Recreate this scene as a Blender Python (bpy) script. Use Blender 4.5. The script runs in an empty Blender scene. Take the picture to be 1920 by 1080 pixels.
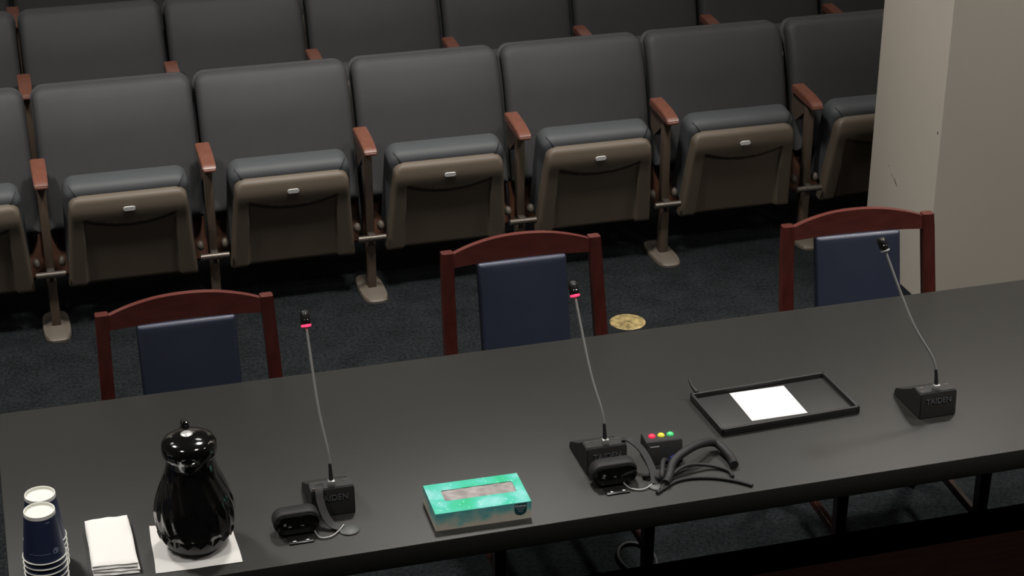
import bpy, bmesh, math, random
from mathutils import Vector, Matrix
random.seed(7)
COL=bpy.context.scene.collection
PI=math.pi
# ------------------------------------------------------------------ materials
def mat(name,col,rough=.5,metal=0,spec=.5,var=0,scale=20,bump=0,bscale=None,emit=None,es=0,stretch=None,coat=0,alpha=None,trans=0):
    m=bpy.data.materials.new(name);m.use_nodes=True;nt=m.node_tree;b=nt.nodes['Principled BSDF']
    b.inputs['Base Color'].default_value=(*col,1);b.inputs['Roughness'].default_value=rough
    b.inputs['Metallic'].default_value=metal;b.inputs['Specular IOR Level'].default_value=spec
    b.inputs['Coat Weight'].default_value=coat;b.inputs['Transmission Weight'].default_value=trans
    if emit: b.inputs['Emission Color'].default_value=(*emit,1);b.inputs['Emission Strength'].default_value=es
    if var or bump:
        tc=nt.nodes.new('ShaderNodeTexCoord');mp=nt.nodes.new('ShaderNodeMapping')
        if stretch: mp.inputs['Scale'].default_value=stretch
        nt.links.new(tc.outputs['Object'],mp.inputs['Vector'])
        n=nt.nodes.new('ShaderNodeTexNoise');n.inputs['Scale'].default_value=scale;n.inputs['Detail'].default_value=6
        nt.links.new(mp.outputs[0],n.inputs['Vector'])
        if var:
            r=nt.nodes.new('ShaderNodeValToRGB')
            r.color_ramp.elements[0].position=.3;r.color_ramp.elements[1].position=.7
            r.color_ramp.elements[0].color=(*[c*(1-var) for c in col],1)
            r.color_ramp.elements[1].color=(*[min(1,c*(1+var)) for c in col],1)
            nt.links.new(n.outputs['Fac'],r.inputs[0]);nt.links.new(r.outputs[0],b.inputs['Base Color'])
        if bump:
            n2=nt.nodes.new('ShaderNodeTexNoise');n2.inputs['Scale'].default_value=bscale or scale*4;n2.inputs['Detail'].default_value=4
            nt.links.new(mp.outputs[0],n2.inputs['Vector'])
            bp=nt.nodes.new('ShaderNodeBump');bp.inputs['Strength'].default_value=bump;bp.inputs['Distance'].default_value=.003
            nt.links.new(n2.outputs['Fac'],bp.inputs['Height']);nt.links.new(bp.outputs[0],b.inputs['Normal'])
    return m
M={}
M['fabric']=mat('grey_upholstery',(.047,.0475,.050),.62,spec=.35,var=.05,scale=6,bump=.12,bscale=900)
M['fabric_seat']=mat('blue_grey_upholstery',(.060,.065,.070),.6,spec=.4,var=.05,scale=6,bump=.12,bscale=900)
M['shell']=mat('taupe_plastic',(.112,.090,.067),.5,spec=.35,bump=.08,bscale=700)
M['panel']=mat('taupe_panel',(.088,.065,.046),.55,spec=.3,bump=.12,bscale=500)
M['metal_brown']=mat('brown_painted_steel',(.085,.062,.045),.45,spec=.4)
M['steel']=mat('dull_steel',(.12,.105,.09),.38,metal=.7)
M['base']=mat('beige_floor_plate',(.10,.085,.068),.5,spec=.4,bump=.05,bscale=300)
M['arm']=mat('reddish_wood_armrest',(.155,.058,.038),.35,spec=.5,var=.15,scale=30,stretch=(6,1,6))
M['woodpanel']=mat('seat_back_wood',(.09,.038,.022),.5,var=.15,scale=20,stretch=(6,6,1))
M['plate']=mat('silver_number_plate',(.95,.95,.93),.4,metal=0)
M['plate_mark']=mat('number_plate_mark',(.3,.3,.3),.4)
M['cherry']=mat('cherry_wood',(.078,.018,.014),.33,spec=.5,var=.2,scale=14,stretch=(1,5,5))
M['cherryv']=mat('cherry_wood_post',(.064,.013,.010),.33,spec=.5,var=.2,scale=14,stretch=(5,5,1))
M['vinyl']=mat('navy_vinyl',(.029,.035,.062),.42,spec=.5,var=.08,scale=5,bump=.1,bscale=500)
M['black']=mat('black_plastic',(.008,.008,.008),.35,spec=.5)
M['blackm']=mat('matte_black_plastic',(.014,.014,.014),.55,spec=.4,bump=.05,bscale=800)
M['rubber']=mat('black_rubber',(.013,.0132,.0145),.6,spec=.35)
M['screen']=mat('glossy_black_face',(.003,.003,.003),.12,spec=.5)
M['carafe']=mat('glossy_black_carafe',(.0045,.0045,.0045),.09,spec=.6,coat=.3)
M['bowl']=mat('carafe_base_bowl',(.085,.085,.088),.5,spec=.6)
M['medal']=mat('brushed_medallion',(.55,.55,.55),.35,metal=.5)
M['greyrubber']=mat('grey_rubber',(.05,.055,.055),.5)
M['chrome']=mat('chrome',(.6,.6,.6),.2,metal=1)
M['stem']=mat('brushed_gooseneck',(.42,.42,.41),.4,metal=.6)
M['paper']=mat('white_paper',(.7,.69,.67),.85,spec=.2,bump=.25,bscale=120)
M['cupwhite']=mat('cup_white_paper',(.74,.74,.68),.6,spec=.3)
M['cupblue']=mat('cup_navy_print',(.019,.028,.07),.5,spec=.4)
M['mark']=mat('pale_print',(.3,.36,.45),.6)
M['greytext']=mat('grey_print',(.09,.09,.1),.5)
M['whitetext']=mat('white_print',(.6,.6,.6),.5)
M['logo']=mat('dark_teal_print',(.01,.06,.065),.5)
M['brass']=mat('worn_brass',(.30,.23,.10),.45,metal=.3,var=.55,scale=45)
M['brass_dark']=mat('dark_brass',(.05,.035,.012),.5,metal=.4)
M['wallpaint']=mat('beige_wall_paint',(.78,.715,.62),.7,spec=.2,bump=.04,bscale=200,var=.02,scale=2)
M['scuff']=mat('scuff_mark',(.05,.045,.04),.8)
M['ceil']=mat('ceiling_tile',(.4,.4,.38),.9,bump=.2,bscale=80)
M['fix']=mat('fixture_white',(.7,.7,.7),.5)
M['diff']=mat('lamp_diffuser',(.9,.9,.9),.5,emit=(1,.95,.88),es=3)
M['ring']=mat('red_light_ring',(.5,.01,.03),.4,emit=(1,.03,.1),es=2.2)
M['ringoff']=mat('grey_unlit_ring',(.35,.35,.36),.4)
M['red']=mat('red_lens',(.7,.01,.04),.25,emit=(1,.02,.08),es=.55)
M['yellow']=mat('yellow_lens',(.55,.5,.03),.25,emit=(.8,.75,.05),es=.22)
M['green']=mat('green_lens',(.05,.5,.15),.25,emit=(.05,.8,.25),es=.22)
M['bluec']=mat('blue_connector',(.02,.03,.25),.3)
M['curtain']=mat('blue_curtain_cloth',(.05,.06,.12),.8)
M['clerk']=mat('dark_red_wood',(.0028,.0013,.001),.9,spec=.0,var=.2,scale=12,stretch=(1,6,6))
M['film']=mat('clear_film_over_tissue',(.29,.265,.26),.28,spec=.6,var=.4,scale=35,bump=.5,bscale=40)
M['tissue']=mat('tissue_paper',(.5,.48,.47),.8)

def carpet():
    m=bpy.data.materials.new('dark_blue_carpet');m.use_nodes=True;nt=m.node_tree;b=nt.nodes['Principled BSDF']
    tc=nt.nodes.new('ShaderNodeTexCoord')
    n=nt.nodes.new('ShaderNodeTexNoise');n.inputs['Scale'].default_value=85;n.inputs['Detail'].default_value=5;n.inputs['Roughness'].default_value=.75
    n2=nt.nodes.new('ShaderNodeTexNoise');n2.inputs['Scale'].default_value=9;n2.inputs['Detail'].default_value=3
    r=nt.nodes.new('ShaderNodeValToRGB')
    e=r.color_ramp.elements;e[0].position=.38;e[0].color=(.002,.0028,.0032,1);e[1].position=.76;e[1].color=(.024,.028,.031,1)
    mx=nt.nodes.new('ShaderNodeMix');mx.data_type='FLOAT';mx.inputs[0].default_value=.2
    for q in (n,n2): nt.links.new(tc.outputs['Object'],q.inputs['Vector'])
    nt.links.new(n.outputs['Fac'],mx.inputs[2]);nt.links.new(n2.outputs['Fac'],mx.inputs[3])
    nt.links.new(mx.outputs[0],r.inputs[0]);nt.links.new(r.outputs[0],b.inputs['Base Color'])
    b.inputs['Roughness'].default_value=.95;b.inputs['Specular IOR Level'].default_value=.1
    bp=nt.nodes.new('ShaderNodeBump');bp.inputs['Strength'].default_value=.6;bp.inputs['Distance'].default_value=.004
    nt.links.new(n.outputs['Fac'],bp.inputs['Height']);nt.links.new(bp.outputs[0],b.inputs['Normal'])
    return m
M['carpet']=carpet()
def tablemat():
    m=mat('black_stained_wood',(.02,.0195,.0175),.48,spec=.36,bump=0)
    nt=m.node_tree;b=nt.nodes['Principled BSDF']
    tc=nt.nodes.new('ShaderNodeTexCoord');mp=nt.nodes.new('ShaderNodeMapping');mp.inputs['Scale'].default_value=(1.2,40,40)
    n=nt.nodes.new('ShaderNodeTexNoise');n.inputs['Scale'].default_value=5;n.inputs['Detail'].default_value=5
    r=nt.nodes.new('ShaderNodeValToRGB');e=r.color_ramp.elements
    e[0].position=.3;e[0].color=(.0115,.0115,.0103,1);e[1].position=.7;e[1].color=(.0145,.0145,.013,1)
    nt.links.new(tc.outputs['Object'],mp.inputs[0]);nt.links.new(mp.outputs[0],n.inputs['Vector'])
    nt.links.new(n.outputs['Fac'],r.inputs[0]);nt.links.new(r.outputs[0],b.inputs['Base Color'])
    return m
M['table']=tablemat()
def boxmat():
    m=mat('teal_tissue_box_print',(.1,.5,.3),.4,spec=.4);nt=m.node_tree;b=nt.nodes['Principled BSDF']
    tc=nt.nodes.new('ShaderNodeTexCoord')
    n=nt.nodes.new('ShaderNodeTexNoise');n.inputs['Scale'].default_value=16;n.inputs['Detail'].default_value=3
    nt.links.new(tc.outputs['Object'],n.inputs['Vector'])
    r=nt.nodes.new('ShaderNodeValToRGB');e=r.color_ramp.elements
    e[0].position=.33;e[0].color=(.015,.41,.2,1);e[1].position=.75;e[1].color=(.25,.58,.58,1)
    k=e.new(.54);k.color=(.055,.46,.35,1)
    nt.links.new(n.outputs['Fac'],r.inputs[0])
    # pale specks of the print
    v=nt.nodes.new('ShaderNodeTexVoronoi');v.inputs['Scale'].default_value=75
    nt.links.new(tc.outputs['Object'],v.inputs['Vector'])
    vr=nt.nodes.new('ShaderNodeValToRGB');vr.color_ramp.elements[0].position=.1;vr.color_ramp.elements[0].color=(.5,.5,.5,1);vr.color_ramp.elements[1].position=.22;vr.color_ramp.elements[1].color=(0,0,0,1)
    nt.links.new(v.outputs['Distance'],vr.inputs[0])
    a=nt.nodes.new('ShaderNodeMix');a.data_type='RGBA';a.inputs[7].default_value=(.5,.85,.7,1)
    nt.links.new(vr.outputs[0],a.inputs[0]);nt.links.new(r.outputs[0],a.inputs[6])
    nt.links.new(a.outputs[2],b.inputs['Base Color'])
    return m
def boxside():
    m=mat('tissue_box_side_print',(.1,.3,.3),.45,spec=.4);nt=m.node_tree;b=nt.nodes['Principled BSDF']
    tc=nt.nodes.new('ShaderNodeTexCoord')
    n=nt.nodes.new('ShaderNodeTexNoise');n.inputs['Scale'].default_value=28;n.inputs['Detail'].default_value=3
    nt.links.new(tc.outputs['Object'],n.inputs['Vector'])
    sx=nt.nodes.new('ShaderNodeSeparateXYZ');nt.links.new(tc.outputs['Object'],sx.inputs[0])
    ma=nt.nodes.new('ShaderNodeMath');ma.operation='MULTIPLY_ADD';ma.inputs[1].default_value=14;ma.inputs[2].default_value=-.33
    nt.links.new(sx.outputs['Z'],ma.inputs[0])
    ad=nt.nodes.new('ShaderNodeMath');ad.operation='ADD';nt.links.new(ma.outputs[0],ad.inputs[0]);nt.links.new(n.outputs['Fac'],ad.inputs[1])
    r=nt.nodes.new('ShaderNodeValToRGB');e=r.color_ramp.elements   # printed clouds along the foot of the box
    e[0].position=.3;e[0].color=(.6,.56,.47,1);e[1].position=.72;e[1].color=(.12,.42,.43,1)
    k=e.new(.5);k.color=(.33,.52,.47,1)
    nt.links.new(ad.outputs[0],r.inputs[0]);nt.links.new(r.outputs[0],b.inputs['Base Color'])
    return m
M['boxtop']=boxmat();M['boxside']=boxside()
# ------------------------------------------------------------------ mesh helpers
def obj(name,bm,m,parent=None,smooth=True,loc=None,sharp=40):
    me=bpy.data.meshes.new(name)
    bmesh.ops.recalc_face_normals(bm,faces=bm.faces[:])
    if smooth:
        for f in bm.faces:f.smooth=True
        for e in bm.edges:
            if len(e.link_faces)==2 and e.calc_face_angle(0)>math.radians(sharp): e.smooth=False
    bm.to_mesh(me);bm.free()
    if isinstance(m,(list,tuple)):
        for q in m: me.materials.append(q)
    else: me.materials.append(m)
    o=bpy.data.objects.new(name,me);COL.objects.link(o)
    if parent:o.parent=parent
    if loc:o.location=loc
    return o
def tag(o,label,cat,group=None):
    o['label']=label;o['category']=cat
    if group:o['group']=group
    return o
def thing(name,label,cat,loc=(0,0,0),rz=0,group=None):
    o=bpy.data.objects.new(name,None);COL.objects.link(o);o.empty_display_size=.05
    o.location=loc;o.rotation_euler=(0,0,rz)
    return tag(o,label,cat,group)
def struct(o):
    o['kind']='structure';return o
def dup(root,loc,rz,label):
    r=root.copy();COL.objects.link(r);r.location=loc;r.rotation_euler=(0,0,rz);r['label']=label
    def rec(a,b):
        for ch in a.children:
            c=ch.copy();COL.objects.link(c);c.parent=b;rec(ch,c)
    rec(root,r)
    return r
def addbox(bm,x0,x1,y0,y1,z0,z1,bev=0,seg=2):
    vs=[bm.verts.new((x,y,z)) for x in (x0,x1) for y in (y0,y1) for z in (z0,z1)]
    fs=[(0,1,3,2),(4,6,7,5),(0,4,5,1),(2,3,7,6),(0,2,6,4),(1,5,7,3)]
    F=[bm.faces.new([vs[i] for i in f]) for f in fs]
    if bev:
        E=list({e for f in F for e in f.edges})
        bmesh.ops.bevel(bm,geom=E,offset=bev,segments=seg,profile=.5,affect='EDGES')
def box(name,m,x0,x1,y0,y1,z0,z1,bev=0,parent=None,seg=2):
    bm=bmesh.new();addbox(bm,x0,x1,y0,y1,z0,z1,bev,seg);return obj(name,bm,m,parent)
def addtube(bm,pts,r,n=12,cap=True):
    pts=[Vector(p) for p in pts]
    rr=r if isinstance(r,(list,tuple)) else [r]*len(pts)
    rings=[];t0=(pts[1]-pts[0]).normalized()
    up=Vector((0,0,1)) if abs(t0.z)<.9 else Vector((1,0,0))
    nrm=(up-t0*up.dot(t0)).normalized()
    for i,p in enumerate(pts):
        t=(pts[min(i+1,len(pts)-1)]-pts[max(i-1,0)]).normalized()
        nrm=(nrm-t*nrm.dot(t)).normalized();b=t.cross(nrm)
        rings.append([bm.verts.new(p+(nrm*math.cos(2*PI*k/n)+b*math.sin(2*PI*k/n))*rr[i]) for k in range(n)])
    for a,b in zip(rings,rings[1:]):
        for k in range(n): bm.faces.new((a[k],a[(k+1)%n],b[(k+1)%n],b[k]))
    if cap:
        bm.faces.new(rings[0][::-1]);bm.faces.new(rings[-1])
def tube(name,m,pts,r,parent=None,n=12):
    bm=bmesh.new();addtube(bm,pts,r,n);return obj(name,bm,m,parent)
def spline(P,n=8):
    P=[Vector(p) for p in P];out=[]
    for i in range(len(P)-1):
        p0=P[max(i-1,0)];p1=P[i];p2=P[i+1];p3=P[min(i+2,len(P)-1)]
        for k in range(n):
            t=k/n
            out.append(.5*((2*p1)+(-p0+p2)*t+(2*p0-5*p1+4*p2-p3)*t*t+(-p0+3*p1-3*p2+p3)*t**3))
    out.append(P[-1]);return out
def addlathe(bm,prof,n=48,c=(0,0,0),fn=None,cap0=True,cap1=True):
    rings=[]
    for (r,z) in prof:
        ring=[]
        for k in range(n):
            a=2*PI*k/n;rr=r if not fn else fn(r,z,a)
            ring.append(bm.verts.new((c[0]+rr*math.cos(a),c[1]+rr*math.sin(a),c[2]+z)))
        rings.append(ring)
    for a,b in zip(rings,rings[1:]):
        for k in range(n): bm.faces.new((a[k],a[(k+1)%n],b[(k+1)%n],b[k]))
    if cap0:bm.faces.new(rings[0][::-1])
    if cap1:bm.faces.new(rings[-1])
def lathe(name,m,prof,n=48,c=(0,0,0),parent=None,fn=None,cap0=True,cap1=True,sharp=40):
    bm=bmesh.new();addlathe(bm,prof,n,c,fn,cap0,cap1);return obj(name,bm,m,parent,sharp=sharp)
def rrect(w,h,rt,rb,n=8,side=0):
    """rounded rectangle outline centred in x, z from 0 to h, counter-clockwise"""
    P=[]
    for cx,cz,r,a0 in ((w/2-rb,rb,rb,-PI/2),(w/2-rt,h-rt,rt,0),(-w/2+rt,h-rt,rt,PI/2),(-w/2+rb,rb,rb,PI)):
        for k in range(n+1):
            a=a0+PI/2*k/n;P.append((cx+r*math.cos(a),cz+r*math.sin(a)))
    if side:
        Q=[]
        for i,p in enumerate(P):
            Q.append(p)
            if i%(n+1)==n:
                q=P[(i+1)%len(P)]
                for k in range(1,side): Q.append((p[0]+(q[0]-p[0])*k/side,p[1]+(q[1]-p[1])*k/side))
        P=Q
    return P
def addpad(bm,w,h,t,rt,rb,e,bulge=0,taper=0,xf=None,crown=0):
    """upholstered pad: front towards -y, thickness t, edge radius e; taper>0 narrows the top"""
    xf=xf or (lambda p:p)
    rings=[];
    def ring(d,y,bl=0):
        o=rrect(w-2*d,h-2*d,max(rt-d,.004),max(rb-d,.004),8,14)
        out=[]
        for x,z in o:
            z+=d;yy=y-bl*max(0,1-(2*x/w)**2)*max(0,1-(2*z/h-1)**2)
            x*=1-taper*(z/h);zz=z+crown*(1-(2*x/w)**2)*(z/h)
            out.append(bm.verts.new(xf(Vector((x,yy,zz)))))
        return out
    rings.append(ring(.01,t/2))
    rings.append(ring(0,t/2-.01))
    for k in range(0,7):
        a=PI/2*k/6;rings.append(ring(e*(1-math.cos(a)),-t/2+e*(1-math.sin(a))))
    dm=min(w,h)/2-.01
    for k in range(1,15):
        s=k/14;d=e+(dm-e)*s
        rings.append(ring(d,-t/2,bulge))
    for a,b in zip(rings,rings[1:]):
        n=len(a)
        for k in range(n): bm.faces.new((a[k],a[(k+1)%n],b[(k+1)%n],b[k]))
    bm.faces.new(rings[0][::-1]);bm.faces.new(rings[-1])
def text(name,s,size,m,parent,loc,rot,ext=.0004,sx=1):
    cu=bpy.data.curves.new(name,'FONT');cu.body=s;cu.size=size;cu.extrude=ext;cu.align_x='CENTER';cu.align_y='CENTER'
    t=bpy.data.objects.new(name+'_tmp',cu);COL.objects.link(t)
    bpy.context.view_layer.update()
    me=bpy.data.meshes.new_from_object(t);bpy.data.objects.remove(t)
    me.materials.clear();me.materials.append(m)
    o=bpy.data.objects.new(name,me);COL.objects.link(o);o.parent=parent;o.location=loc;o.rotation_euler=rot;o.scale=(sx,1,1)
    return o
# ------------------------------------------------------------------ the room
struct(box('floor',M['carpet'],-4.5,7,-7,8,-.1,0))
struct(box('ceiling',M['ceil'],-4.5,7,-7,8,4.0,4.1))
struct(box('wall_back',M['wallpaint'],-4.5,7,8,8.15,0,4.0))
struct(box('wall_front',M['curtain'],-4.5,7,-7.15,-7,0,4.0))
struct(box('wall_left',M['wallpaint'],-4.65,-4.5,-7,8,0,4.0))
struct(box('wall_far_right',M['wallpaint'],7,7.15,-7,8,0,4.0))
wr=struct(box('wall_right',M['wallpaint'],3.09,7,2.18,2.695,0,4.0,.004))
bm=bmesh.new()
def scr(bm,a,b,w):
    a=Vector(a);b=Vector(b);d=(b-a).normalized();n=Vector((0,-d.z,d.y))*w
    v=[bm.verts.new(p) for p in (a-n*.3,a+n*.3,(a+b)/2+n,b+n*.3,b-n*.3,(a+b)/2-n)]
    bm.faces.new(v)
scr(bm,(3.0885,2.522,.400),(3.0885,2.50,.388),.0012)
scr(bm,(3.0885,2.495,.392),(3.0885,2.462,.366),.003)
scr(bm,(3.0885,2.545,.425),(3.0885,2.54,.42),.002)
scr(bm,(3.0885,2.2,.683),(3.0885,2.202,.672),.003)
obj('scuff_mark',bm,M['scuff'],wr,smooth=False)
# ceiling lights (recessed fixtures that light the room)
LAMPS=[]
def ceiling_light(x,y,label,power,size=.5):
    t=thing('ceiling_light',label,'ceiling light',(x,y,4.0),group='round ceiling lights')
    r=size/2
    bm=bmesh.new();addlathe(bm,[(r+.04,-.001),(r+.04,-.03),(r,-.03),(r,-.001)],40);obj('frame',bm,M['fix'],t)
    bm=bmesh.new();addlathe(bm,[(r-.004,-.002),(r-.004,-.012)],40);obj('diffuser',bm,M['diff'],t)
    ld=bpy.data.lights.new('ceiling_lamp','AREA');ld.shape='DISK';ld.size=size;ld.energy=power;ld.color=(1,.955,.9);ld.spread=math.radians(105)
    lo=bpy.data.objects.new('lamp',ld);COL.objects.link(lo);lo.parent=t;lo.location=(0,0,-.035)
k=0
# ------------------------------------------------------------------ auditorium seats
PITCH=.585
A=math.atan2(.063,.34)
def sx(p):   # folded seat bottom frame -> seat frame
    x,y,s=p
    return Vector((x,.06-s*math.sin(A)+y*math.cos(A),.170+s*math.cos(A)+y*math.sin(A)))
B=math.atan(.30)
def bx_(p):  # backrest frame -> seat frame
    x,y,s=p
    y+=.034*max(0,(s-.33)/.20)**2
    return Vector((x,.205+s*math.sin(B)+y*math.cos(B),.325+s*math.cos(B)-y*math.sin(B)))
def make_seat(label,group):
    t=thing('auditorium_seat',label,'auditorium seat',(0,0,0),0,group)
    bm=bmesh.new();addpad(bm,.569,.526,.062,.045,.012,.030,.010,0,bx_);obj('backrest',bm,M['fabric'],t,sharp=60)
    bm=bmesh.new();addpad(bm,.579,.537,.014,.050,.03,.005,0,0,lambda p:bx_(Vector((p.x,-p.y+.036,p.z-.002))));obj('back_shell',bm,M['fabric'],t)
    bm=bmesh.new();addpad(bm,.577,.26,.018,.02,.02,.004,0,0,lambda p:bx_(Vector((p.x,-p.y+.052,p.z-.17))));obj('back_panel',bm,M['woodpanel'],t)
    # cushion of the folded seat
    bm=bmesh.new();addpad(bm,.462,.360,.100,.045,.03,.036,.0,.05,lambda p:sx(Vector((p.x,p.y+.072,p.z+.035))));cu=obj('seat_cushion',bm,M['fabric_seat'],t,sharp=60)
    for s in (-1,1):
        bm=bmesh.new()
        q=[(s*.176,.0,.358),(s*.184,.001,.372),(s*.193,.010,.385),(s*.203,.03,.3925)]
        addtube(bm,[sx(Vector(p)) for p in [v+Vector((0,.021,0)) for v in spline(q,4)]],.0012,5)
        obj('seam',bm,M['rubber'],cu)
    # shell with recessed panel
    bm=bmesh.new();NU,NV=80,76;H=.362;WB=.232;WT=.205;R=.036;e=.016
    rows=[]
    for j in range(NV+1):
        s=H*j/NV
        hw=WB+(WT-WB)*(s/H)
        if s>H-R: hw-= R-math.sqrt(max(0,R*R-(s-(H-R))**2))
        hw-= .0
        row=[]
        for i in range(NU+1):
            u=-1+2*i/NU;x=u*hw
            d=min((1-abs(u))*hw,(H-s),s+.004)
            y=.014*max(0,1-(H-s)/.06)**2
            if d<e:y+=e-math.sqrt(max(0,e*e-(e-d)**2))
            # top roll
            y-=.004*math.exp(-((s-.30)/.04)**2)
            arc=.282-.034*(1-min(1,abs(x/.165))**2)
            inx=min(1,max(0,(.158+(.012*(1-s/H))-abs(x))/.004));inz=min(1,max(0,(arc-s)/.005))
            y+=.013*inx*inz
            
            row.append(bm.verts.new(sx(Vector((x,y-.012,s)))))
        rows.append(row)
    for j in range(NV):
        for i in range(NU): bm.faces.new((rows[j][i],rows[j][i+1],rows[j+1][i+1],rows[j+1][i]))
    # skirt to the back
    border=[rows[j][0] for j in range(NV+1)]+rows[NV][1:]+[rows[j][NU] for j in range(NV-1,-1,-1)]+rows[0][1:NU][::-1]
    bk=[]
    for v in border:
        bk.append(bm.verts.new(v.co+Vector((0,.030,.006))))
    n=len(border)
    for i in range(n): bm.faces.new((border[i],border[(i+1)%n],bk[(i+1)%n],bk[i]))
    sh=obj('seat_shell',bm,M['shell'],t,sharp=55)
    # number plate
    bm=bmesh.new()
    def plate(bm,w,h,y,th):
        o=rrect(w,h,h/2-.0005,h/2-.0005,6)
        a=[bm.verts.new(sx(Vector((x,y,z+.315-h/2)))) for x,z in o]
        b=[bm.verts.new(sx(Vector((x,y-th,z+.315-h/2)))) for x,z in o]
        k=len(o)
        for i in range(k): bm.faces.new((a[i],a[(i+1)%k],b[(i+1)%k],b[i]))
        bm.faces.new(b)
    plate(bm,.042,.017,-.0165,.003);pl=obj('number_plate',bm,M['plate'],sh,smooth=False)
    bm=bmesh.new()
    for q in (-.008,0,.008):
        vs=[bm.verts.new(sx(Vector((q+a,-.0198,.315+b)))) for a,b in ((-.002,-.003),(.002,-.003),(.002,.003),(-.002,.003))]
        bm.faces.new(vs)
    # standard on the seat's left in the picture
    X=-PITCH/2
    bm=bmesh.new()
    o=[]
    for q in range(40):
        a=2*PI*q/40;cx=math.copysign(abs(math.cos(a))**.6,math.cos(a))*.05;cy=math.copysign(abs(math.sin(a))**.6,math.sin(a))*.125
        o.append((X+cx,.078+cy,cx,cy))
    rg=[[bm.verts.new((x-cx*(1-s),y-cy*(1-s),z)) for x,y,cx,cy in o] for s,z in ((1,0.001),(1,.010),(.94,.016),(.6,.019),(.42,.024))]
    for a,b in zip(rg,rg[1:]):
        for i in range(40): bm.faces.new((a[i],a[(i+1)%40],b[(i+1)%40],b[i]))
    bm.faces.new(rg[-1]);bm.faces.new(rg[0][::-1])
    obj('base_plate',bm,M['base'],t)
    bm=bmesh.new();addbox(bm,X-.0165,X+.0165,.052,.100,.015,.235,.005);addbox(bm,X-.0155,X+.0155,.058,.095,.23,.585,.004)
    st=obj('support_post',bm,M['metal_brown'],t)
    bm=bmesh.new()
    addtube(bm,[(X-.052,.03,.236),(X+.052,.03,.236)],.012,16);addtube(bm,[(X-.012,.03,.236),(X-.010,.03,.236)],.0138,16)
    addbox(bm,X-.014,X+.014,.03,.07,.222,.25,.004)
    obj('hinge_bar',bm,M['steel'],st)
    for s in (-1,1):
        bm=bmesh.new()
        addlathe(bm,[(.006,-.0135),(.014,-.010),(.0195,-.003),(.0195,.003),(.014,.010),(.004,.013)],20)
        bmesh.ops.transform(bm,matrix=Matrix.Translation((X+s*.045,.082,.262))@Matrix.Rotation(PI/2,4,'Y'),verts=bm.verts)
        obj('hinge_knob',bm,M['base'],st)
    # side panel below the armrest
    bm=bmesh.new();pr=[(.05,.578),(.215,.60),(.212,.50),(.17,.475),(.10,.53),(.055,.56)]
    a=[bm.verts.new((X-.013,y,z)) for y,z in pr];b=[bm.verts.new((X+.013,y,z)) for y,z in pr]
    bm.faces.new(a);bm.faces.new(b[::-1])
    for i in range(len(pr)): bm.faces.new((a[i],a[(i+1)%len(pr)],b[(i+1)%len(pr)],b[i]))
    obj('arm_bracket',bm,M['metal_brown'],t,smooth=False)
    # armrest
    bm=bmesh.new();pr=[(0,.573,.0225),(.0,.585,.0225),(.008,.594,.0235),(.03,.601,.0245),(.08,.609,.0255),(.14,.614,.026),(.20,.617,.026)]
    L=[];
    for y,z,w in pr:
        zb=.573+y*.08
        L.append([bm.verts.new((X+sx_*w,y,zz)) for sx_,zz in ((-1,zb),(1,zb),(1,z+.0001),(-1,z+.0001))])
    for a,b in zip(L,L[1:]):
        for i in range(4):
            try: bm.faces.new((a[i],a[(i+1)%4],b[(i+1)%4],b[i]))
            except ValueError: pass
    bm.faces.new(L[-1])
    bmesh.ops.remove_doubles(bm,verts=bm.verts,dist=.0003)
    bmesh.ops.bevel(bm,geom=[e for e in bm.edges if e.is_manifold and e.calc_face_angle(0)>.7],offset=.003,segments=2,affect='EDGES')
    obj('armrest',bm,M['arm'],t)
    return t
ROWY=(2.803,3.778,4.750)
ordw=['first','second','third','fourth','fifth','sixth','seventh']
G=['folded seats of the front row','folded seats of the second row','folded seats of the third row']
pos=lambda r,i:(-.032+PITCH*(i-.5),ROWY[r],0)
front=['front-row folding seat cut off by the left edge of the photo, beside the leftmost armrest',
 'front-row grey folding seat behind the left cherry chair, first complete one from the left',
 'front-row grey folding seat, second complete one from the left, right of the left cherry chair',
 'front-row grey folding seat directly behind the middle cherry chair\'s left post',
 'front-row grey folding seat behind and right of the middle cherry chair',
 'front-row grey folding seat left of the right cherry chair, last one seen whole',
 'front-row grey folding seat partly hidden by the beige wall']
s0=make_seat(front[1],G[0]);s0.location=pos(0,1)
for i in range(7):
    if i==1: continue
    if i==0:
        # the row bends slightly towards the table here
        a=math.radians(3);px,py=-.032,ROWY[0]+.08
        v=Vector((-PITCH/2,-.08));v=Vector((v.x*math.cos(a)-v.y*math.sin(a),v.x*math.sin(a)+v.y*math.cos(a)))
        dup(s0,(px+v.x,py+v.y,0),a,front[0])
    else: dup(s0,(pos(0,i)[0]+(.010 if i==6 else 0),pos(0,i)[1],0),0,front[i])
for r,rng,nm in ((1,range(0,8),'second-row'),(2,range(0,4),'third-row')):
    for i in rng:
        lab='%s grey folding seat %s'%(nm,('at the left edge, mostly out of the photo' if i==0 else '%s from the left among those seen behind the row in front'%ordw[i-1]))
        o=dup(s0,pos(r,i),0,lab);o['group']=G[r]
# ------------------------------------------------------------------ witness table
TZ=.74
wt=thing('witness_table','long black-stained wooden table across the foreground carrying microphones, carafe and tissue box','table',(1.33,.44,0))
box('tabletop',M['table'],-1.57,1.72,-.44,.44,TZ-.055,TZ,.003,wt)
for x in (-1.42,1.5):
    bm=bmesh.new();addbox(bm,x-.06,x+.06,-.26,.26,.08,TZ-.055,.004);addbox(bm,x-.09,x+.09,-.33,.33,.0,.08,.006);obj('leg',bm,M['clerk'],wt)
box('stretcher',M['clerk'],-1.36,1.44,-.02,.02,.18,.26,.003,wt)
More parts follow.
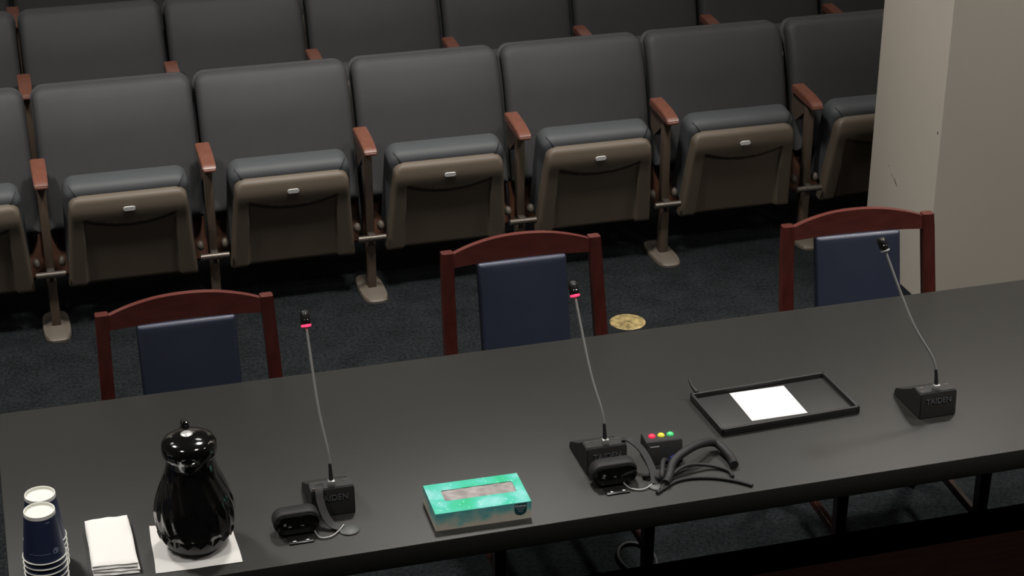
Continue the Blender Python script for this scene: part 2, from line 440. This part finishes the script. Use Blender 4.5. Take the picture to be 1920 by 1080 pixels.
# ------------------------------------------------------------------ cherry chairs
def make_chair(label):
    t=thing('side_chair',label,'chair',(0,0,0),0,'cherry wood chairs behind the table')
    W=.467;hw=W/2;SH=.44;LEAN=.22
    def py(z): return (z-SH)*LEAN+.006*math.sin(PI*(z-SH)/.46) if z>SH else (SH-z)*.13
    for s in (-1,1):
        bm=bmesh.new();L=[]
        for k in range(25):
            z=.90*k/24;w=.034 if z>SH else .03+.004*z/SH
            xo=s*hw;xi=s*(hw-w)
            # the outer side swells slightly below the crest rail
            flare=.010*math.sin(PI*min(1,max(0,(.90-z)/.5))*.5)
            xo+=s*flare;xi+=s*flare*.8
            y=py(z);d=.0145
            L.append([bm.verts.new(p) for p in ((xo,y-d,z),(xi,y-d,z),(xi,y+d,z),(xo,y+d,z))])
        for a,b in zip(L,L[1:]):
            for i in range(4): bm.faces.new((a[i],a[(i+1)%4],b[(i+1)%4],b[i]))
        bm.faces.new(L[-1]);bm.faces.new(L[0][::-1])
        bmesh.ops.bevel(bm,geom=[e for e in bm.edges if abs(e.verts[0].co.z-e.verts[1].co.z)>.01],offset=.003,segments=2,affect='EDGES')
        obj('rear_leg',bm,M['cherryv'],t)
        bm=bmesh.new();L=[]
        for z,w in ((0,.026),(.4,.034)):
            x=s*(hw-.02);y=-.42
            L.append([bm.verts.new((x+a*w/2,y+b*w/2,z)) for a,b in ((-1,-1),(1,-1),(1,1),(-1,1))])
        for i in range(4): bm.faces.new((L[0][i],L[0][(i+1)%4],L[1][(i+1)%4],L[1][i]))
        bm.faces.new(L[1]);bm.faces.new(L[0][::-1]);obj('front_leg',bm,M['cherryv'],t)
        bm=bmesh.new();addbox(bm,s*(hw-.02)-.009,s*(hw-.02)+.009,-.41,.02,.16,.185,.002)
        obj('stretcher',bm,M['cherryv'],t)
    bm=bmesh.new();N=32;rows=[]
    for k in range(N+1):
        u=-1+2*k/N;x=u*(hw-.0325)
        top=.897+.029*(1-abs(u)**2.2)-.002
        bot=.857
        bow=.018*(1-u*u)
        r=[]
        for z,dd in ((bot,-1),(top,-1),(top,1),(bot,1)):
            r.append(bm.verts.new((x,py(z)+bow+dd*.009,z)))
        rows.append(r)
    for a,b in zip(rows,rows[1:]):
        for i in range(4): bm.faces.new((a[i],a[(i+1)%4],b[(i+1)%4],b[i]))
    bm.faces.new(rows[0][::-1]);bm.faces.new(rows[-1])
    bmesh.ops.bevel(bm,geom=[e for e in bm.edges if abs(e.verts[0].co.x-e.verts[1].co.x)>.005 and e.calc_face_angle(0)>.7],offset=.002,segments=2,affect='EDGES')
    obj('crest_rail',bm,M['cherry'],t)
    a=math.atan(LEAN)
    bm=bmesh.new()
    addpad(bm,.262,.36,.036,.008,.008,.012,.003,0,lambda p:Vector((p.x,py(.5)+.008+p.z*math.sin(a)+p.y*math.cos(a),.505+p.z*math.cos(a)-p.y*math.sin(a))))
    obj('back_pad',bm,M['vinyl'],t,sharp=60)
    bm=bmesh.new();addbox(bm,-.20,.20,-.012,.012,.47,.51,.003);obj('lower_back_rail',bm,M['cherry'],t)
    bm=bmesh.new();addbox(bm,-.205,.205,-.425,-.405,.35,.41,.003);addbox(bm,-.205,.205,-.012,.012,.35,.41,.003)
    addbox(bm,-.222,-.204,-.41,.0,.35,.41,.003);addbox(bm,.204,.222,-.41,0,.35,.41,.003)
    obj('seat_frame',bm,M['cherry'],t)
    bm=bmesh.new();addpad(bm,.44,.43,.05,.03,.03,.02,.01,0,lambda p:Vector((p.x,p.z-.445,.437-p.y)));obj('seat',bm,M['vinyl'],t,sharp=60)
    return t
ch=make_chair('cherry wood chair with navy pad, left of three, behind the black carafe')
ch.location=(.2695,1.062-.11,0)
dup(ch,(1.2325,1.194-.11,0),0,'cherry wood chair with navy pad, middle of three, behind the tissue box')
dup(ch,(2.219,1.093-.11,0),math.radians(-3.2),'cherry wood chair with navy pad, right of three, in front of the beige wall')
# ------------------------------------------------------------------ floor box
fb=thing('floor_outlet_cover','round worn brass outlet cover set in the dark carpet right of the middle chair','outlet cover',(1.981,2.348,0))
lathe('cover_ring',M['brass'],[(.066,.0005),(.066,.003),(.060,.006),(.054,.0055)],40,parent=fb)
lathe('lid',M['brass'],[(.0535,.0005),(.0535,.0045),(.03,.005),(.004,.005)],40,parent=fb)
bm=bmesh.new();addbox(bm,-.002,.022,-.003,.001,.0045,.0062)
bmesh.ops.rotate(bm,verts=bm.verts,matrix=Matrix.Rotation(-.9,3,'Z'));obj('lid_slot',bm,M['brass_dark'],fb)
# ------------------------------------------------------------------ microphones
def mic(x,y,head,label,lit=True,w=.1):
    t=thing('conference_microphone',label,'microphone',(x,y,TZ),0,'gooseneck microphones on the table')
    h=Vector(head)-Vector((x,y,TZ))
    pr=[(-.010,0),(-.006,.062),(-.002,.070),(.034,.070),(.05,.055),(.13,.018),(.135,0)]
    bm=bmesh.new();a=[bm.verts.new((-w/2,p,z)) for p,z in pr];b=[bm.verts.new((w/2,p,z)) for p,z in pr]
    bm.faces.new(a);bm.faces.new(b[::-1])
    for i in range(len(pr)): bm.faces.new((a[i],a[(i+1)%len(pr)],b[(i+1)%len(pr)],b[i]))
    bmesh.ops.bevel(bm,geom=bm.edges[:],offset=.002,segments=2,affect='EDGES')
    bs=obj('base',bm,M['blackm'],t)
    text('lettering','TAIDEN',.021,M['greytext'],bs,(0,-.0082,.045),(PI/2-.06,0,0),.0006,.95)
    for bb in ((-.041,-.027,.024,.027),(.027,.041,.024,.027),(-w/2+.004,-w/2+.012,.002,.006)):
        bm=bmesh.new();addbox(bm,*bb,.0695,.0712,.0004);obj('top_button',bm,M['steel'],bs)
    obj2=bmesh.new();addbox(obj2,-.008,.008,.003,.017,.069,.083,.002);obj('stem_socket',obj2,M['stem'],t)
    p0=Vector((0,.012,.080));d=h-p0
    pts=spline([p0,p0+Vector((d.x*.08,d.y*.10,d.z*.2)),p0+d*.5+Vector((-.004,-.012,.0)),h],10)
    n=len(pts);c=int(n*.24)
    tube('gooseneck_sleeve',M['rubber'],pts[:c+1],[.0058-.0022*k/c for k in range(c+1)],t)
    tube('gooseneck',M['stem'],pts[c:],.0032,t)
    dr=(pts[-1]-pts[-4]).normalized();e=pts[-1]
    bm=bmesh.new();n0=Vector((1,0,0));n0=(n0-dr*n0.dot(dr)).normalized();n1=dr.cross(n0)
    tor=[e+dr*.001+(n0*math.cos(q*PI/14)+n1*math.sin(q*PI/14))*.0088 for q in range(29)]
    addtube(bm,tor,.0032,8);obj('light_ring',bm,M['ring'] if lit else M['ringoff'],t)
    tube('microphone_head',M['black'],[e-dr*.0005,e+dr*.003,e+dr*.010,e+dr*.024,e+dr*.031,e+dr*.035,e+dr*.036],[.0072,.0105,.0118,.0118,.0108,.0075,.001],t,20)
    bm=bmesh.new()
    for s in (-1,1): addlathe(bm,[(.0006,.0022),(.0016,.0016),(.002,0)],10,(e.x+dr.x*.017+s*.0035,e.y+dr.y*.017-.0112,e.z+dr.z*.017+.001),cap0=True)
    obj('grille_glint',bm,M['chrome'],t)
    return t
mic(.490,.180,(.474,.333,1.150),'lit gooseneck microphone between the carafe and the tissue box')
mic(1.152,.186,(1.120,.345,1.135),'lit gooseneck microphone right of the tissue box, in front of the middle chair')
mic(2.038,.215,(1.925,.345,1.152),'unlit gooseneck microphone in front of the right chair',False)
# ------------------------------------------------------------------ small web cameras in front of the microphones
def webcam(x,y,label,strap,loop,disc,plate,w=.106):
    t=thing('web_camera',label,'web camera',(x,y,TZ),0,'small web cameras on the table')
    org=Vector((x,y,TZ));L=lambda p:Vector(p)-org
    bm=bmesh.new();addpad(bm,w,.054,.042,.0255,.0255,.006,0,0,lambda p:Vector((p.x,p.y,p.z+.004)));bd=obj('body',bm,M['rubber'],t,sharp=50)
    bm=bmesh.new();addpad(bm,w-.010,.044,.003,.021,.021,.0012,0,0,lambda p:Vector((p.x,p.y-.022,p.z+.009)));obj('front_face',bm,M['screen'],bd)
    bm=bmesh.new();addlathe(bm,[(.0035,0),(.0035,.0012),(.002,.0014)],16);bmesh.ops.transform(bm,matrix=Matrix.Translation((-.028,-.0235,.031))@Matrix.Rotation(PI/2,4,'X'),verts=bm.verts)
    obj('lens',bm,M['stem'],bd)
    # foot plate with two screws
    bm=bmesh.new();addbox(bm,plate[0]-x-.028,plate[0]-x+.028,plate[1]-y-.012,plate[1]-y+.02,.0005,.004,.001);ft=obj('foot_plate',bm,M['black'],t)
    for s in (-1,1):
        lathe('screw',M['chrome'],[(.0045,.004),(.0045,.0055),(.003,.0065)],16,(plate[0]-x+s*.0145,plate[1]-y-.004,0),ft)
    # curved strap
    P=spline([L(p) for p in strap],8);bm=bmesh.new();rr=[]
    for i,p in enumerate(P):
        tt=(P[min(i+1,len(P)-1)]-P[max(i-1,0)]).normalized();sd=Vector((1,.25,0));sd=(sd-tt*sd.dot(tt)).normalized();up=tt.cross(sd)
        rr.append([bm.verts.new(p+sd*a*.009+up*b*.0016) for a,b in ((-1,-1),(1,-1),(1,1),(-1,1))])
    for a,b in zip(rr,rr[1:]):
        for i in range(4): bm.faces.new((a[i],a[(i+1)%4],b[(i+1)%4],b[i]))
    bm.faces.new(rr[0][::-1]);bm.faces.new(rr[-1]);obj('mounting_strap',bm,M['rubber'],t)
    tube('cable',M['chrome' if 0 else 'stem'],spline([L(p) for p in loop],8),.0018,t,8)
    lathe('round_base',M['greyrubber'],[(.024,.0005),(.024,.003),(.021,.005),(.004,.006)],32,(disc[0]-x,disc[1]-y,0),t)
webcam(.395,.135,'small black web camera lying in front of the left microphone',
  [(.463,.20,.812),(.457,.172,.814),(.456,.152,.795),(.462,.131,.770),(.474,.114,.752),(.490,.104,.747)],
  [(.432,.112,.748),(.440,.082,.744),(.465,.080,.744),(.486,.097,.745),(.500,.110,.750)],(.510,.100),(.397,.085))
webcam(1.152,.140,'small black web camera lying in front of the microphone beside the cables',
  [(1.195,.200,.812),(1.215,.190,.812),(1.235,.165,.795),(1.245,.130,.770),(1.243,.100,.752),(1.238,.088,.747)],
  [(1.170,.112,.748),(1.180,.088,.744),(1.206,.076,.744),(1.232,.088,.746),(1.240,.100,.750)],(1.247,.088),(1.147,.088),.112)
# ------------------------------------------------------------------ timer with lights
tm=thing('speech_timer','black speech timer box with red, yellow and green lights beside the cables','timer',(1.300,.205,TZ),-.05)
bm=bmesh.new();pr=[(-.028,0),(-.020,.056),(-.016,.060),(.030,.060),(.034,0)]
a=[bm.verts.new((-.045,p,z)) for p,z in pr];b=[bm.verts.new((.045,p,z)) for p,z in pr]
bm.faces.new(a);bm.faces.new(b[::-1])
for i in range(5): bm.faces.new((a[i],a[(i+1)%5],b[(i+1)%5],b[i]))
bmesh.ops.bevel(bm,geom=bm.edges[:],offset=.0015,segments=2,affect='EDGES');obj('housing',bm,M['blackm'],tm)
for x,mm,nm in ((-.024,'red','red_light'),(-.001,'yellow','yellow_light'),(.022,'green','green_light')):
    lathe(nm,M[mm],[(.0090,.0595),(.0082,.0625),(.0055,.065),(.001,.066)],24,(x,.007,0),tm)
bm=bmesh.new()
for k in range(5): addbox(bm,-.036+k*.0045,-.0325+k*.0045,-.0225,-.0215,.046,.0485)
obj('label_strip',bm,M['whitetext'],tm)
# cables
def cable(label,pts,r,name='cable',m='rubber'):
    o=tube(name,M[m],spline(pts,10),r);tag(o,label,'cable','black cables beside the timer');return o
cable('thick black cable arching from the timer front to the right',[(1.262,.075,.7515),(1.280,.10,.7545),(1.303,.132,.772),(1.343,.155,.782),(1.390,.18,.780),(1.44,.205,.760),(1.455,.15,.7515),(1.45,.11,.7515)],.0105)
cable('black cable bending below the thick cable towards the right',[(1.245,.062,.7445),(1.278,.095,.752),(1.317,.118,.760),(1.353,.128,.758),(1.40,.125,.748),(1.43,.10,.7445),(1.43,.07,.7445)],.0045)
cable('lowest black cable lying flat along the table to the right',[(1.232,.050,.7443),(1.262,.07,.7443),(1.294,.088,.7443),(1.333,.092,.7443),(1.385,.078,.7443),(1.43,.05,.7443),(1.46,.02,.7443)],.0043)
bt=cable('bundled black cable strands heaped in front of the timer',[(1.225,.13,.746),(1.245,.115,.752),(1.256,.092,.756),(1.262,.10,.766),(1.285,.150,.768),(1.31,.158,.746)],.0062)
bc=thing('cable_plug','blue cable plug below the green timer light','plug',(1.316,.160,.766))
tube('plug_body',M['bluec'],[(-.012,-.01,0),(.010,.006,0)],.0075,bc);tube('plug_collar',M['rubber'],[(.010,.006,0),(.03,.014,0)],.009,bc)
# ------------------------------------------------------------------ tray with paper between the right microphones
tr=thing('document_tray','black document tray lying on the table right of the timer','tray',(1.665,.37,TZ),.04)
bm=bmesh.new();addbox(bm,-.19,.19,-.1,.1,.0005,.008,.002)
for a in ((-.19,.19,-.1,-.092),(-.19,.19,.092,.1),(-.19,-.182,-.1,.1),(.182,.19,-.1,.1)): addbox(bm,*a,.004,.02,.002)
obj('tray_body',bm,M['blackm'],tr)
tube('pen_clip',M['black'],[(-.172,.10,.02),(-.178,.115,.03),(-.182,.13,.045)],[.006,.004,.002],tr)
sp=box('paper_sheet',M['paper'],1.575,1.725,.30,.45,TZ+.0085,TZ+.0105);tag(sp,'white paper sheet lying in the black document tray','paper')
# ------------------------------------------------------------------ tissue box
tb=thing('tissue_box','flat teal green tissue box with clear window lying on the black table','tissue box',(.6968,.0391,TZ),-.0192)
w,d,h=.2243,.1292,.0452
bm=bmesh.new();addbox(bm,0,w,0,d,.0005,h-.0008);
bmesh.ops.delete(bm,geom=[f for f in bm.faces if f.calc_center_median().z>h-.002],context='FACES_ONLY');obj('carton_sides',bm,M['boxside'],tb,smooth=False)
bm=bmesh.new();x0,x1,y0,y1=.034,.203,.050,.097
O=[bm.verts.new(p) for p in ((0,0,h),(w,0,h),(w,d,h),(0,d,h))]
hole=[]
for cx,cy,a0 in ((x0,y0,PI),(x1,y0,-PI/2),(x1,y1,0),(x0,y1,PI/2)):
    r=.005;sx1=1 if cx==x0 else -1;sy1=1 if cy==y0 else -1
    for k in range(4):
        a=a0+PI/2*k/3;hole.append((cx+sx1*r+r*math.cos(a),cy+sy1*r+r*math.sin(a)))
Hv=[bm.verts.new((x,y,h)) for x,y in hole]
for q in range(4):
    seg=Hv[q*4:q*4+4]+[Hv[(q*4+4)%16]]
    bm.faces.new([O[q]]+Hv[q*4:q*4+4][::-1] if False else [O[q]]+seg[:4][::-1]) if False else None
for q in range(4):
    for k in range(3): bm.faces.new((O[q],Hv[q*4+k],Hv[q*4+k+1]))
    bm.faces.new((O[q],Hv[q*4+3],Hv[(q*4+4)%16],O[(q+1)%4]))
ct=obj('carton_top',bm,M['boxtop'],tb,smooth=False)
bm=bmesh.new();NX,NY=34,12;g=[[bm.verts.new((x0-.002+(x1-x0+.004)*i/NX,y0-.002+(y1-y0+.004)*j/NY,h-.0013+.0009*math.sin(i*.9+j*.8)*math.sin(j*.7+i*.23))) for i in range(NX+1)] for j in range(NY+1)]
for j in range(NY):
    for i in range(NX): bm.faces.new((g[j][i],g[j][i+1],g[j+1][i+1],g[j+1][i]))
obj('window_film',bm,M['film'],tb)
# printed shield
def flat(pts,m,parent,y,name):
    bm=bmesh.new();bm.faces.new([bm.verts.new((x,y,z)) for x,z in pts]);return obj(name,bm,m,parent,smooth=False)
sh=[(-.0145,.0165),(.0145,.0165),(.0145,.001),(.0135,-.006),(.0095,-.011),(0,-.0145),(-.0095,-.011),(-.0135,-.006),(-.0145,.001)]
lg=flat([(x+.199,z+.0265) for x,z in sh],M['logo'],tb,-.0004,'printed_shield')
text('lettering','Kleenex',.0098,M['whitetext'],lg,(.199,-.0006,.0365),(PI/2,0,0),.0001,.85)
text('lettering','TRUSTED',.0042,M['mark'],lg,(.199,-.0006,.0285),(PI/2,0,0),.0001,1.1)
text('lettering','CARE',.0042,M['mark'],lg,(.199,-.0006,.0225),(PI/2,0,0),.0001,1.1)
# ------------------------------------------------------------------ napkins
def sheet(name,m,x0,x1,y0,y1,z0,th,label,corners=None,wav=.0008,seed=1,group=None,curl=None):
    rnd=random.Random(seed);bm=bmesh.new();NX,NY=24,28;T=[];Bv=[]
    ph=[rnd.uniform(0,6) for _ in range(6)]
    for j in range(NY+1):
        a=[];b=[]
        for i in range(NX+1):
            u,v=i/NX,j/NY
            if corners:
                c=corners;x=(c[0][0]*(1-u)+c[1][0]*u)*(1-v)+(c[3][0]*(1-u)+c[2][0]*u)*v
                y=(c[0][1]*(1-u)+c[1][1]*u)*(1-v)+(c[3][1]*(1-u)+c[2][1]*u)*v
            else: x=x0+(x1-x0)*u;y=y0+(y1-y0)*v
            ee=min(u,1-u)*.6+0
            y+=wav*2.2*(math.sin(u*7+ph[0])+.6*math.sin(u*17+ph[1]))*(1 if v>.5 else .5)*abs(2*v-1)**4
            x+=wav*1.2*math.sin(v*8+ph[2])*abs(2*u-1)**4
            dz=wav*(math.sin(u*5+ph[3])+math.sin(v*6+ph[4])+math.sin(u*3+v*9+ph[5]))*.5+wav
            dz+=curl(u,v) if curl else 0
            rd=min(1,min(min(u,1-u)*NX,min(v,1-v)*NY)/1.2);t2=th*(.35+.65*math.sqrt(rd))
            a.append(bm.verts.new((x,y,z0+dz+t2)));b.append(bm.verts.new((x,y,z0+dz*.8)))
        T.append(a);Bv.append(b)
    for j in range(NY):
        for i in range(NX):
            bm.faces.new((T[j][i],T[j][i+1],T[j+1][i+1],T[j+1][i]));bm.faces.new((Bv[j][i],Bv[j+1][i],Bv[j+1][i+1],Bv[j][i+1]))
    for j in range(NY):
        bm.faces.new((T[j][0],T[j+1][0],Bv[j+1][0],Bv[j][0]));bm.faces.new((T[j][NX],Bv[j][NX],Bv[j+1][NX],T[j+1][NX]))
    for i in range(NX):
        bm.faces.new((T[0][i],Bv[0][i],Bv[0][i+1],T[0][i+1]));bm.faces.new((T[NY][i],T[NY][i+1],Bv[NY][i+1],Bv[NY][i]))
    o=obj(name,bm,m);tag(o,label,'napkin',group);return o
nl=['lowest','second from the bottom','third from the bottom','topmost']
for k in range(4):
    jx=(.0,.002,-.001,.0)[k]
    c=[(-.062+jx,.068+.003*k),(.036+jx,.054+.004*k),(.032+jx,.270),(-.063+jx,.270)]
    sheet('folded_napkin',M['paper'],0,0,0,0,TZ+.0008+.0062*k,.0052,'folded white napkin, %s in the stack between cups and carafe'%nl[k],c,.0007,k+3,'stack of folded napkins')
sheet('paper_napkin',M['paper'],0,0,0,0,TZ+.0006,.0022,'white square napkin spread flat under the black carafe',[(.070,.043),(.259,.036),(.256,.214),(.076,.240)],.0005,11)
# ------------------------------------------------------------------ carafe
cf=thing('coffee_carafe','glossy black swirl-ribbed coffee carafe standing on a white napkin','carafe',(.172,.135,TZ+.0045),0)
prof=[(.046,.0),(.056,.003),(.067,.012),(.0745,.024),(.078,.038),(.079,.05)]
lathe('base_bowl',M['bowl'],prof,72,parent=cf)
NR=18
def ss(a,b,x):
    t=min(1,max(0,(x-a)/(b-a)));return t*t*(3-2*t)
bp=[(.0835,.050),(.0868,.062),(.0885,.078),(.0885,.092),(.0865,.108),(.0825,.124),(.0775,.140),(.0715,.155),(.066,.169),(.0605,.184),(.0565,.199),(.0535,.214),(.0515,.228),(.0505,.240)]
def resamp(p,n):
    out=[]
    for v in spline([(r,z,0) for r,z in p],n): out.append((v.x,v.y))
    return out
bm=bmesh.new();P=resamp(bp,5);n=NR*8;rings=[]
# zigzag lower hem
def fl(a,z): return (a*NR+ (z-.05)*55)
zh=[];
for k in range(n):
    a=2*PI*k/n
    ph=(fl(a,.05)/(2*PI))%1;zig=abs(2*ph-1)
    zh.append(.033+.014*zig)
rings.append([bm.verts.new((math.cos(2*PI*k/n)*(.0785+(zh[k]-.03)*.3),math.sin(2*PI*k/n)*(.0785+(zh[k]-.03)*.3),zh[k])) for k in range(n)])
rings.append([bm.verts.new((math.cos(2*PI*k/n)*(.0815+(zh[k]-.03)*.3),math.sin(2*PI*k/n)*(.0815+(zh[k]-.03)*.3),zh[k])) for k in range(n)])
for r,z in P:
    amp=.0013*ss(.0,.06,z)*(1-ss(.16,.21,z))
    rings.append([bm.verts.new((math.cos(2*PI*k/n)*(r+amp*math.sin(fl(2*PI*k/n,z))),math.sin(2*PI*k/n)*(r+amp*math.sin(fl(2*PI*k/n,z))),z)) for k in range(n)])
for a,b in zip(rings,rings[1:]):
    for k in range(n): bm.faces.new((a[k],a[(k+1)%n],b[(k+1)%n],b[k]))
bm.faces.new(rings[-1]);obj('body',bm,M['carafe'],cf,sharp=70)
# collar with pouring lip towards -y (slightly left)
def lip(r,z,a):
    d=(a-(-PI/2-.15)+PI)%(2*PI)-PI
    return r+(.026*math.exp(-(d/.38)**2))*ss(.205,.247,z)
lathe('pouring_collar',M['carafe'],[(.0535,.198),(.0535,.214),(.0525,.228),(.0525,.238),(.0535,.247),(.0515,.2475),(.048,.243)],96,parent=cf,fn=lip,sharp=60)
ld=lathe('lid',M['carafe'],[(.049,.233),(.0565,.235),(.0600,.242),(.0607,.254),(.0595,.265),(.055,.2725),(.047,.277),(.036,.2805),(.020,.2835),(.006,.2842)],72,parent=cf,sharp=60)
bm=bmesh.new();addbox(bm,-.011,.011,.050,.064,.258,.273,.003);obj('lever_post',bm,M['carafe'],cf)
lathe('thumb_lever',M['carafe'],[(.002,-.009),(.007,-.007),(.0095,0),(.007,.007),(.002,.009)],24,(0,.057,.279),cf)
bm=bmesh.new();hp=spline([(0,.052,.262),(0,.075,.266),(0,.105,.245),(0,.120,.200),(0,.120,.150),(0,.108,.110),(0,.088,.092)],6)
addtube(bm,hp,[.009]*len(hp),14);obj('handle',bm,M['carafe'],cf)
lathe('lid_button',M['medal'],[(.0135,.2805),(.0135,.2845),(.0115,.2862),(.001,.2868)],24,(-.003,.004,0),cf)
for c_ in cf.children:
    if c_.name.split('.')[0] in ('lid','lever_post','thumb_lever','lid_button'): c_.location.z=-.006
# ------------------------------------------------------------------ paper cups, upside down in two stacks
def make_cup():
    t=thing('paper_cup','','cup',(0,0,0),0,'navy paper cups stacked upside down')
    RB,RT,HC=.0322,.0445,.110
    f=lambda z:RT+(RB-RT)*z/HC
    bm=bmesh.new();addlathe(bm,[(f(.001)-.0012,.0035),(f(.0035),.0035),(f(.1)+0.0,HC-.0075),(f(.1)-.0006,HC-.0075),(f(.004)-.002,.005)],48,cap0=False,cap1=False);sl=obj('sleeve',bm,M['cupblue'],t)
    bm=bmesh.new();ring=[(RT+.0008+.0016*math.cos(a),.0016+.0016*math.sin(a)) for a in [2*PI*k/8 for k in range(9)]];addlathe(bm,ring,48,cap0=False,cap1=False);obj('rim',bm,M['cupwhite'],t)
    lathe('base',M['cupwhite'],[(f(HC)+.0012,HC-.0078),(RB+.0004,HC),(RB-.0016,HC),(RB-.0022,HC-.006),(.001,HC-.006)],48,parent=t,cap0=False)
    # printed emblem ring and fine line on the side towards the table edge
    def surf(a,z,o=.0004): r=f(z)+o;return Vector((r*math.cos(a),r*math.sin(a),z))
    bm=bmesh.new()
    def stroke(bm,P,wd):
        for (a1,z1),(a2,z2) in zip(P,P[1:]):
            r=f(z1);d=Vector(((a2-a1)*r,z2-z1));
            if d.length<1e-6: continue
            d.normalize();nx,nz=-d.y*wd/2,d.x*wd/2
            bm.faces.new([bm.verts.new(surf(a+sg*nx/r,z+sg*nz)) for a,z,sg in ((a1,z1,1),(a2,z2,1),(a2,z2,-1),(a1,z1,-1))])
    a0=-PI/2+.62;z0=.026
    stroke(bm,[(a0+.0062/.041*math.cos(k*PI/10),z0+.0062*math.sin(k*PI/10)) for k in range(21)],.0013)
    stroke(bm,[(a0-.07,z0+.002),(a0-.02,z0+.004),(a0+.02,z0-.001),(a0+.0,z0-.004)],.0018)
    stroke(bm,[(a0+.03,z0+.004),(a0+.07,z0+.001),(a0+.04,z0-.003)],.0016)
    stroke(bm,[(-PI/2-.8+.1*k,.0235+.0008*((k*7)%3-1)) for k in range(12)],.0007)
    obj('printed_emblem',bm,M['mark'],sl,smooth=False)
    bm=bmesh.new()
    for k in range(3): stroke(bm,[(-PI/2+.3+.09*k,.094),(-PI/2+.35+.09*k,.0945)],.0022)
    obj('printed_mark',bm,M['mark'],sl,smooth=False)
    return t
cup=make_cup();first=True
for (cx,cy,n,who) in ((-.158,.060,7,'front'),(-.153,.150,6,'rear')):
    for k in range(n):
        nm='topmost' if k==n-1 else ('lowest' if k==0 else '%s from the top'%(ordw[n-1-k]))
        lab='upside-down navy paper cup, %s in the %s stack'%(nm,who)
        if first: cup.location=(cx,cy,TZ);cup['label']=lab;first=False
        else: dup(cup,(cx,cy,TZ+.0138*k),.0,lab)
# ------------------------------------------------------------------ things under and before the table
cl=thing('cable_coil','coiled dark cable with pale tag lying on the carpet beneath the table','cable coil',(1.490,.855,0))
pts=[Vector((math.cos(a)*(.052+.001*math.sin(3*a)),math.sin(a)*.085,.006+.004*a/12)) for a in [k*PI/16 for k in range(0,70)]]
tube('coil',M['rubber'],pts,.005,cl)
bm=bmesh.new();addbox(bm,-.003,.003,-.027,.027,.0005,.003);bmesh.ops.transform(bm,matrix=Matrix.Translation((.056,-.054,0))@Matrix.Rotation(.25,4,'Z'),verts=bm.verts);obj('tag',bm,M['whitetext'],cl)
ck=thing('clerk_desk','dark reddish wooden desk whose far edge enters at the bottom right','desk',(2.0,-.92,0))
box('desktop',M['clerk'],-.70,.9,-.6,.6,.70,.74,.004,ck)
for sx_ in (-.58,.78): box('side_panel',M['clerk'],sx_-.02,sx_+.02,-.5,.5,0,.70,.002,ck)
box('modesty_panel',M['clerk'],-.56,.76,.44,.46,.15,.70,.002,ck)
# ------------------------------------------------------------------ lights
E=1.0
PW={-.9:20,1.8:47,3.1:5,7.4:12}
for y,rn in ((-.9,'first'),(1.8,'second'),(3.1,'third'),(7.4,'fourth')):
    for x,cn in ((-1.2,'left'),(1.2,'middle'),(3.6,'right')):
        ceiling_light(x,y,'round recessed ceiling light, %s one of the %s row above the room'%(cn,rn),PW[y]*(3.0 if (x,y)==(3.6,-.9) else 1))
w=bpy.data.worlds.new('World');bpy.context.scene.world=w;w.use_nodes=True
w.node_tree.nodes['Background'].inputs[0].default_value=(.02,.02,.02,1);w.node_tree.nodes['Background'].inputs[1].default_value=1
# ------------------------------------------------------------------ camera
f,th,ps,ro=3531,.4389,.27975,-.0009
F=Vector((math.sin(ps)*math.cos(th),math.cos(ps)*math.cos(th),-math.sin(th)))
R=Vector((math.cos(ps),-math.sin(ps),0));U=R.cross(F)
R,U=R*math.cos(ro)+U*math.sin(ro),-R*math.sin(ro)+U*math.cos(ro)
cd=bpy.data.cameras.new('camera');cd.sensor_width=36;cd.lens=f*36/1920;cd.clip_start=.05;cd.clip_end=60
co=bpy.data.objects.new('camera',cd);COL.objects.link(co)
mw=Matrix((R,U,-F)).transposed().to_4x4();mw.translation=Vector((-.1368,-3.4889,3.0485));co.matrix_world=mw
sc=bpy.context.scene;sc.camera=co
sc.view_settings.view_transform='Standard';sc.view_settings.look='None';sc.view_settings.gamma=1;sc.view_settings.use_curve_mapping=False
sc.view_settings.exposure=0
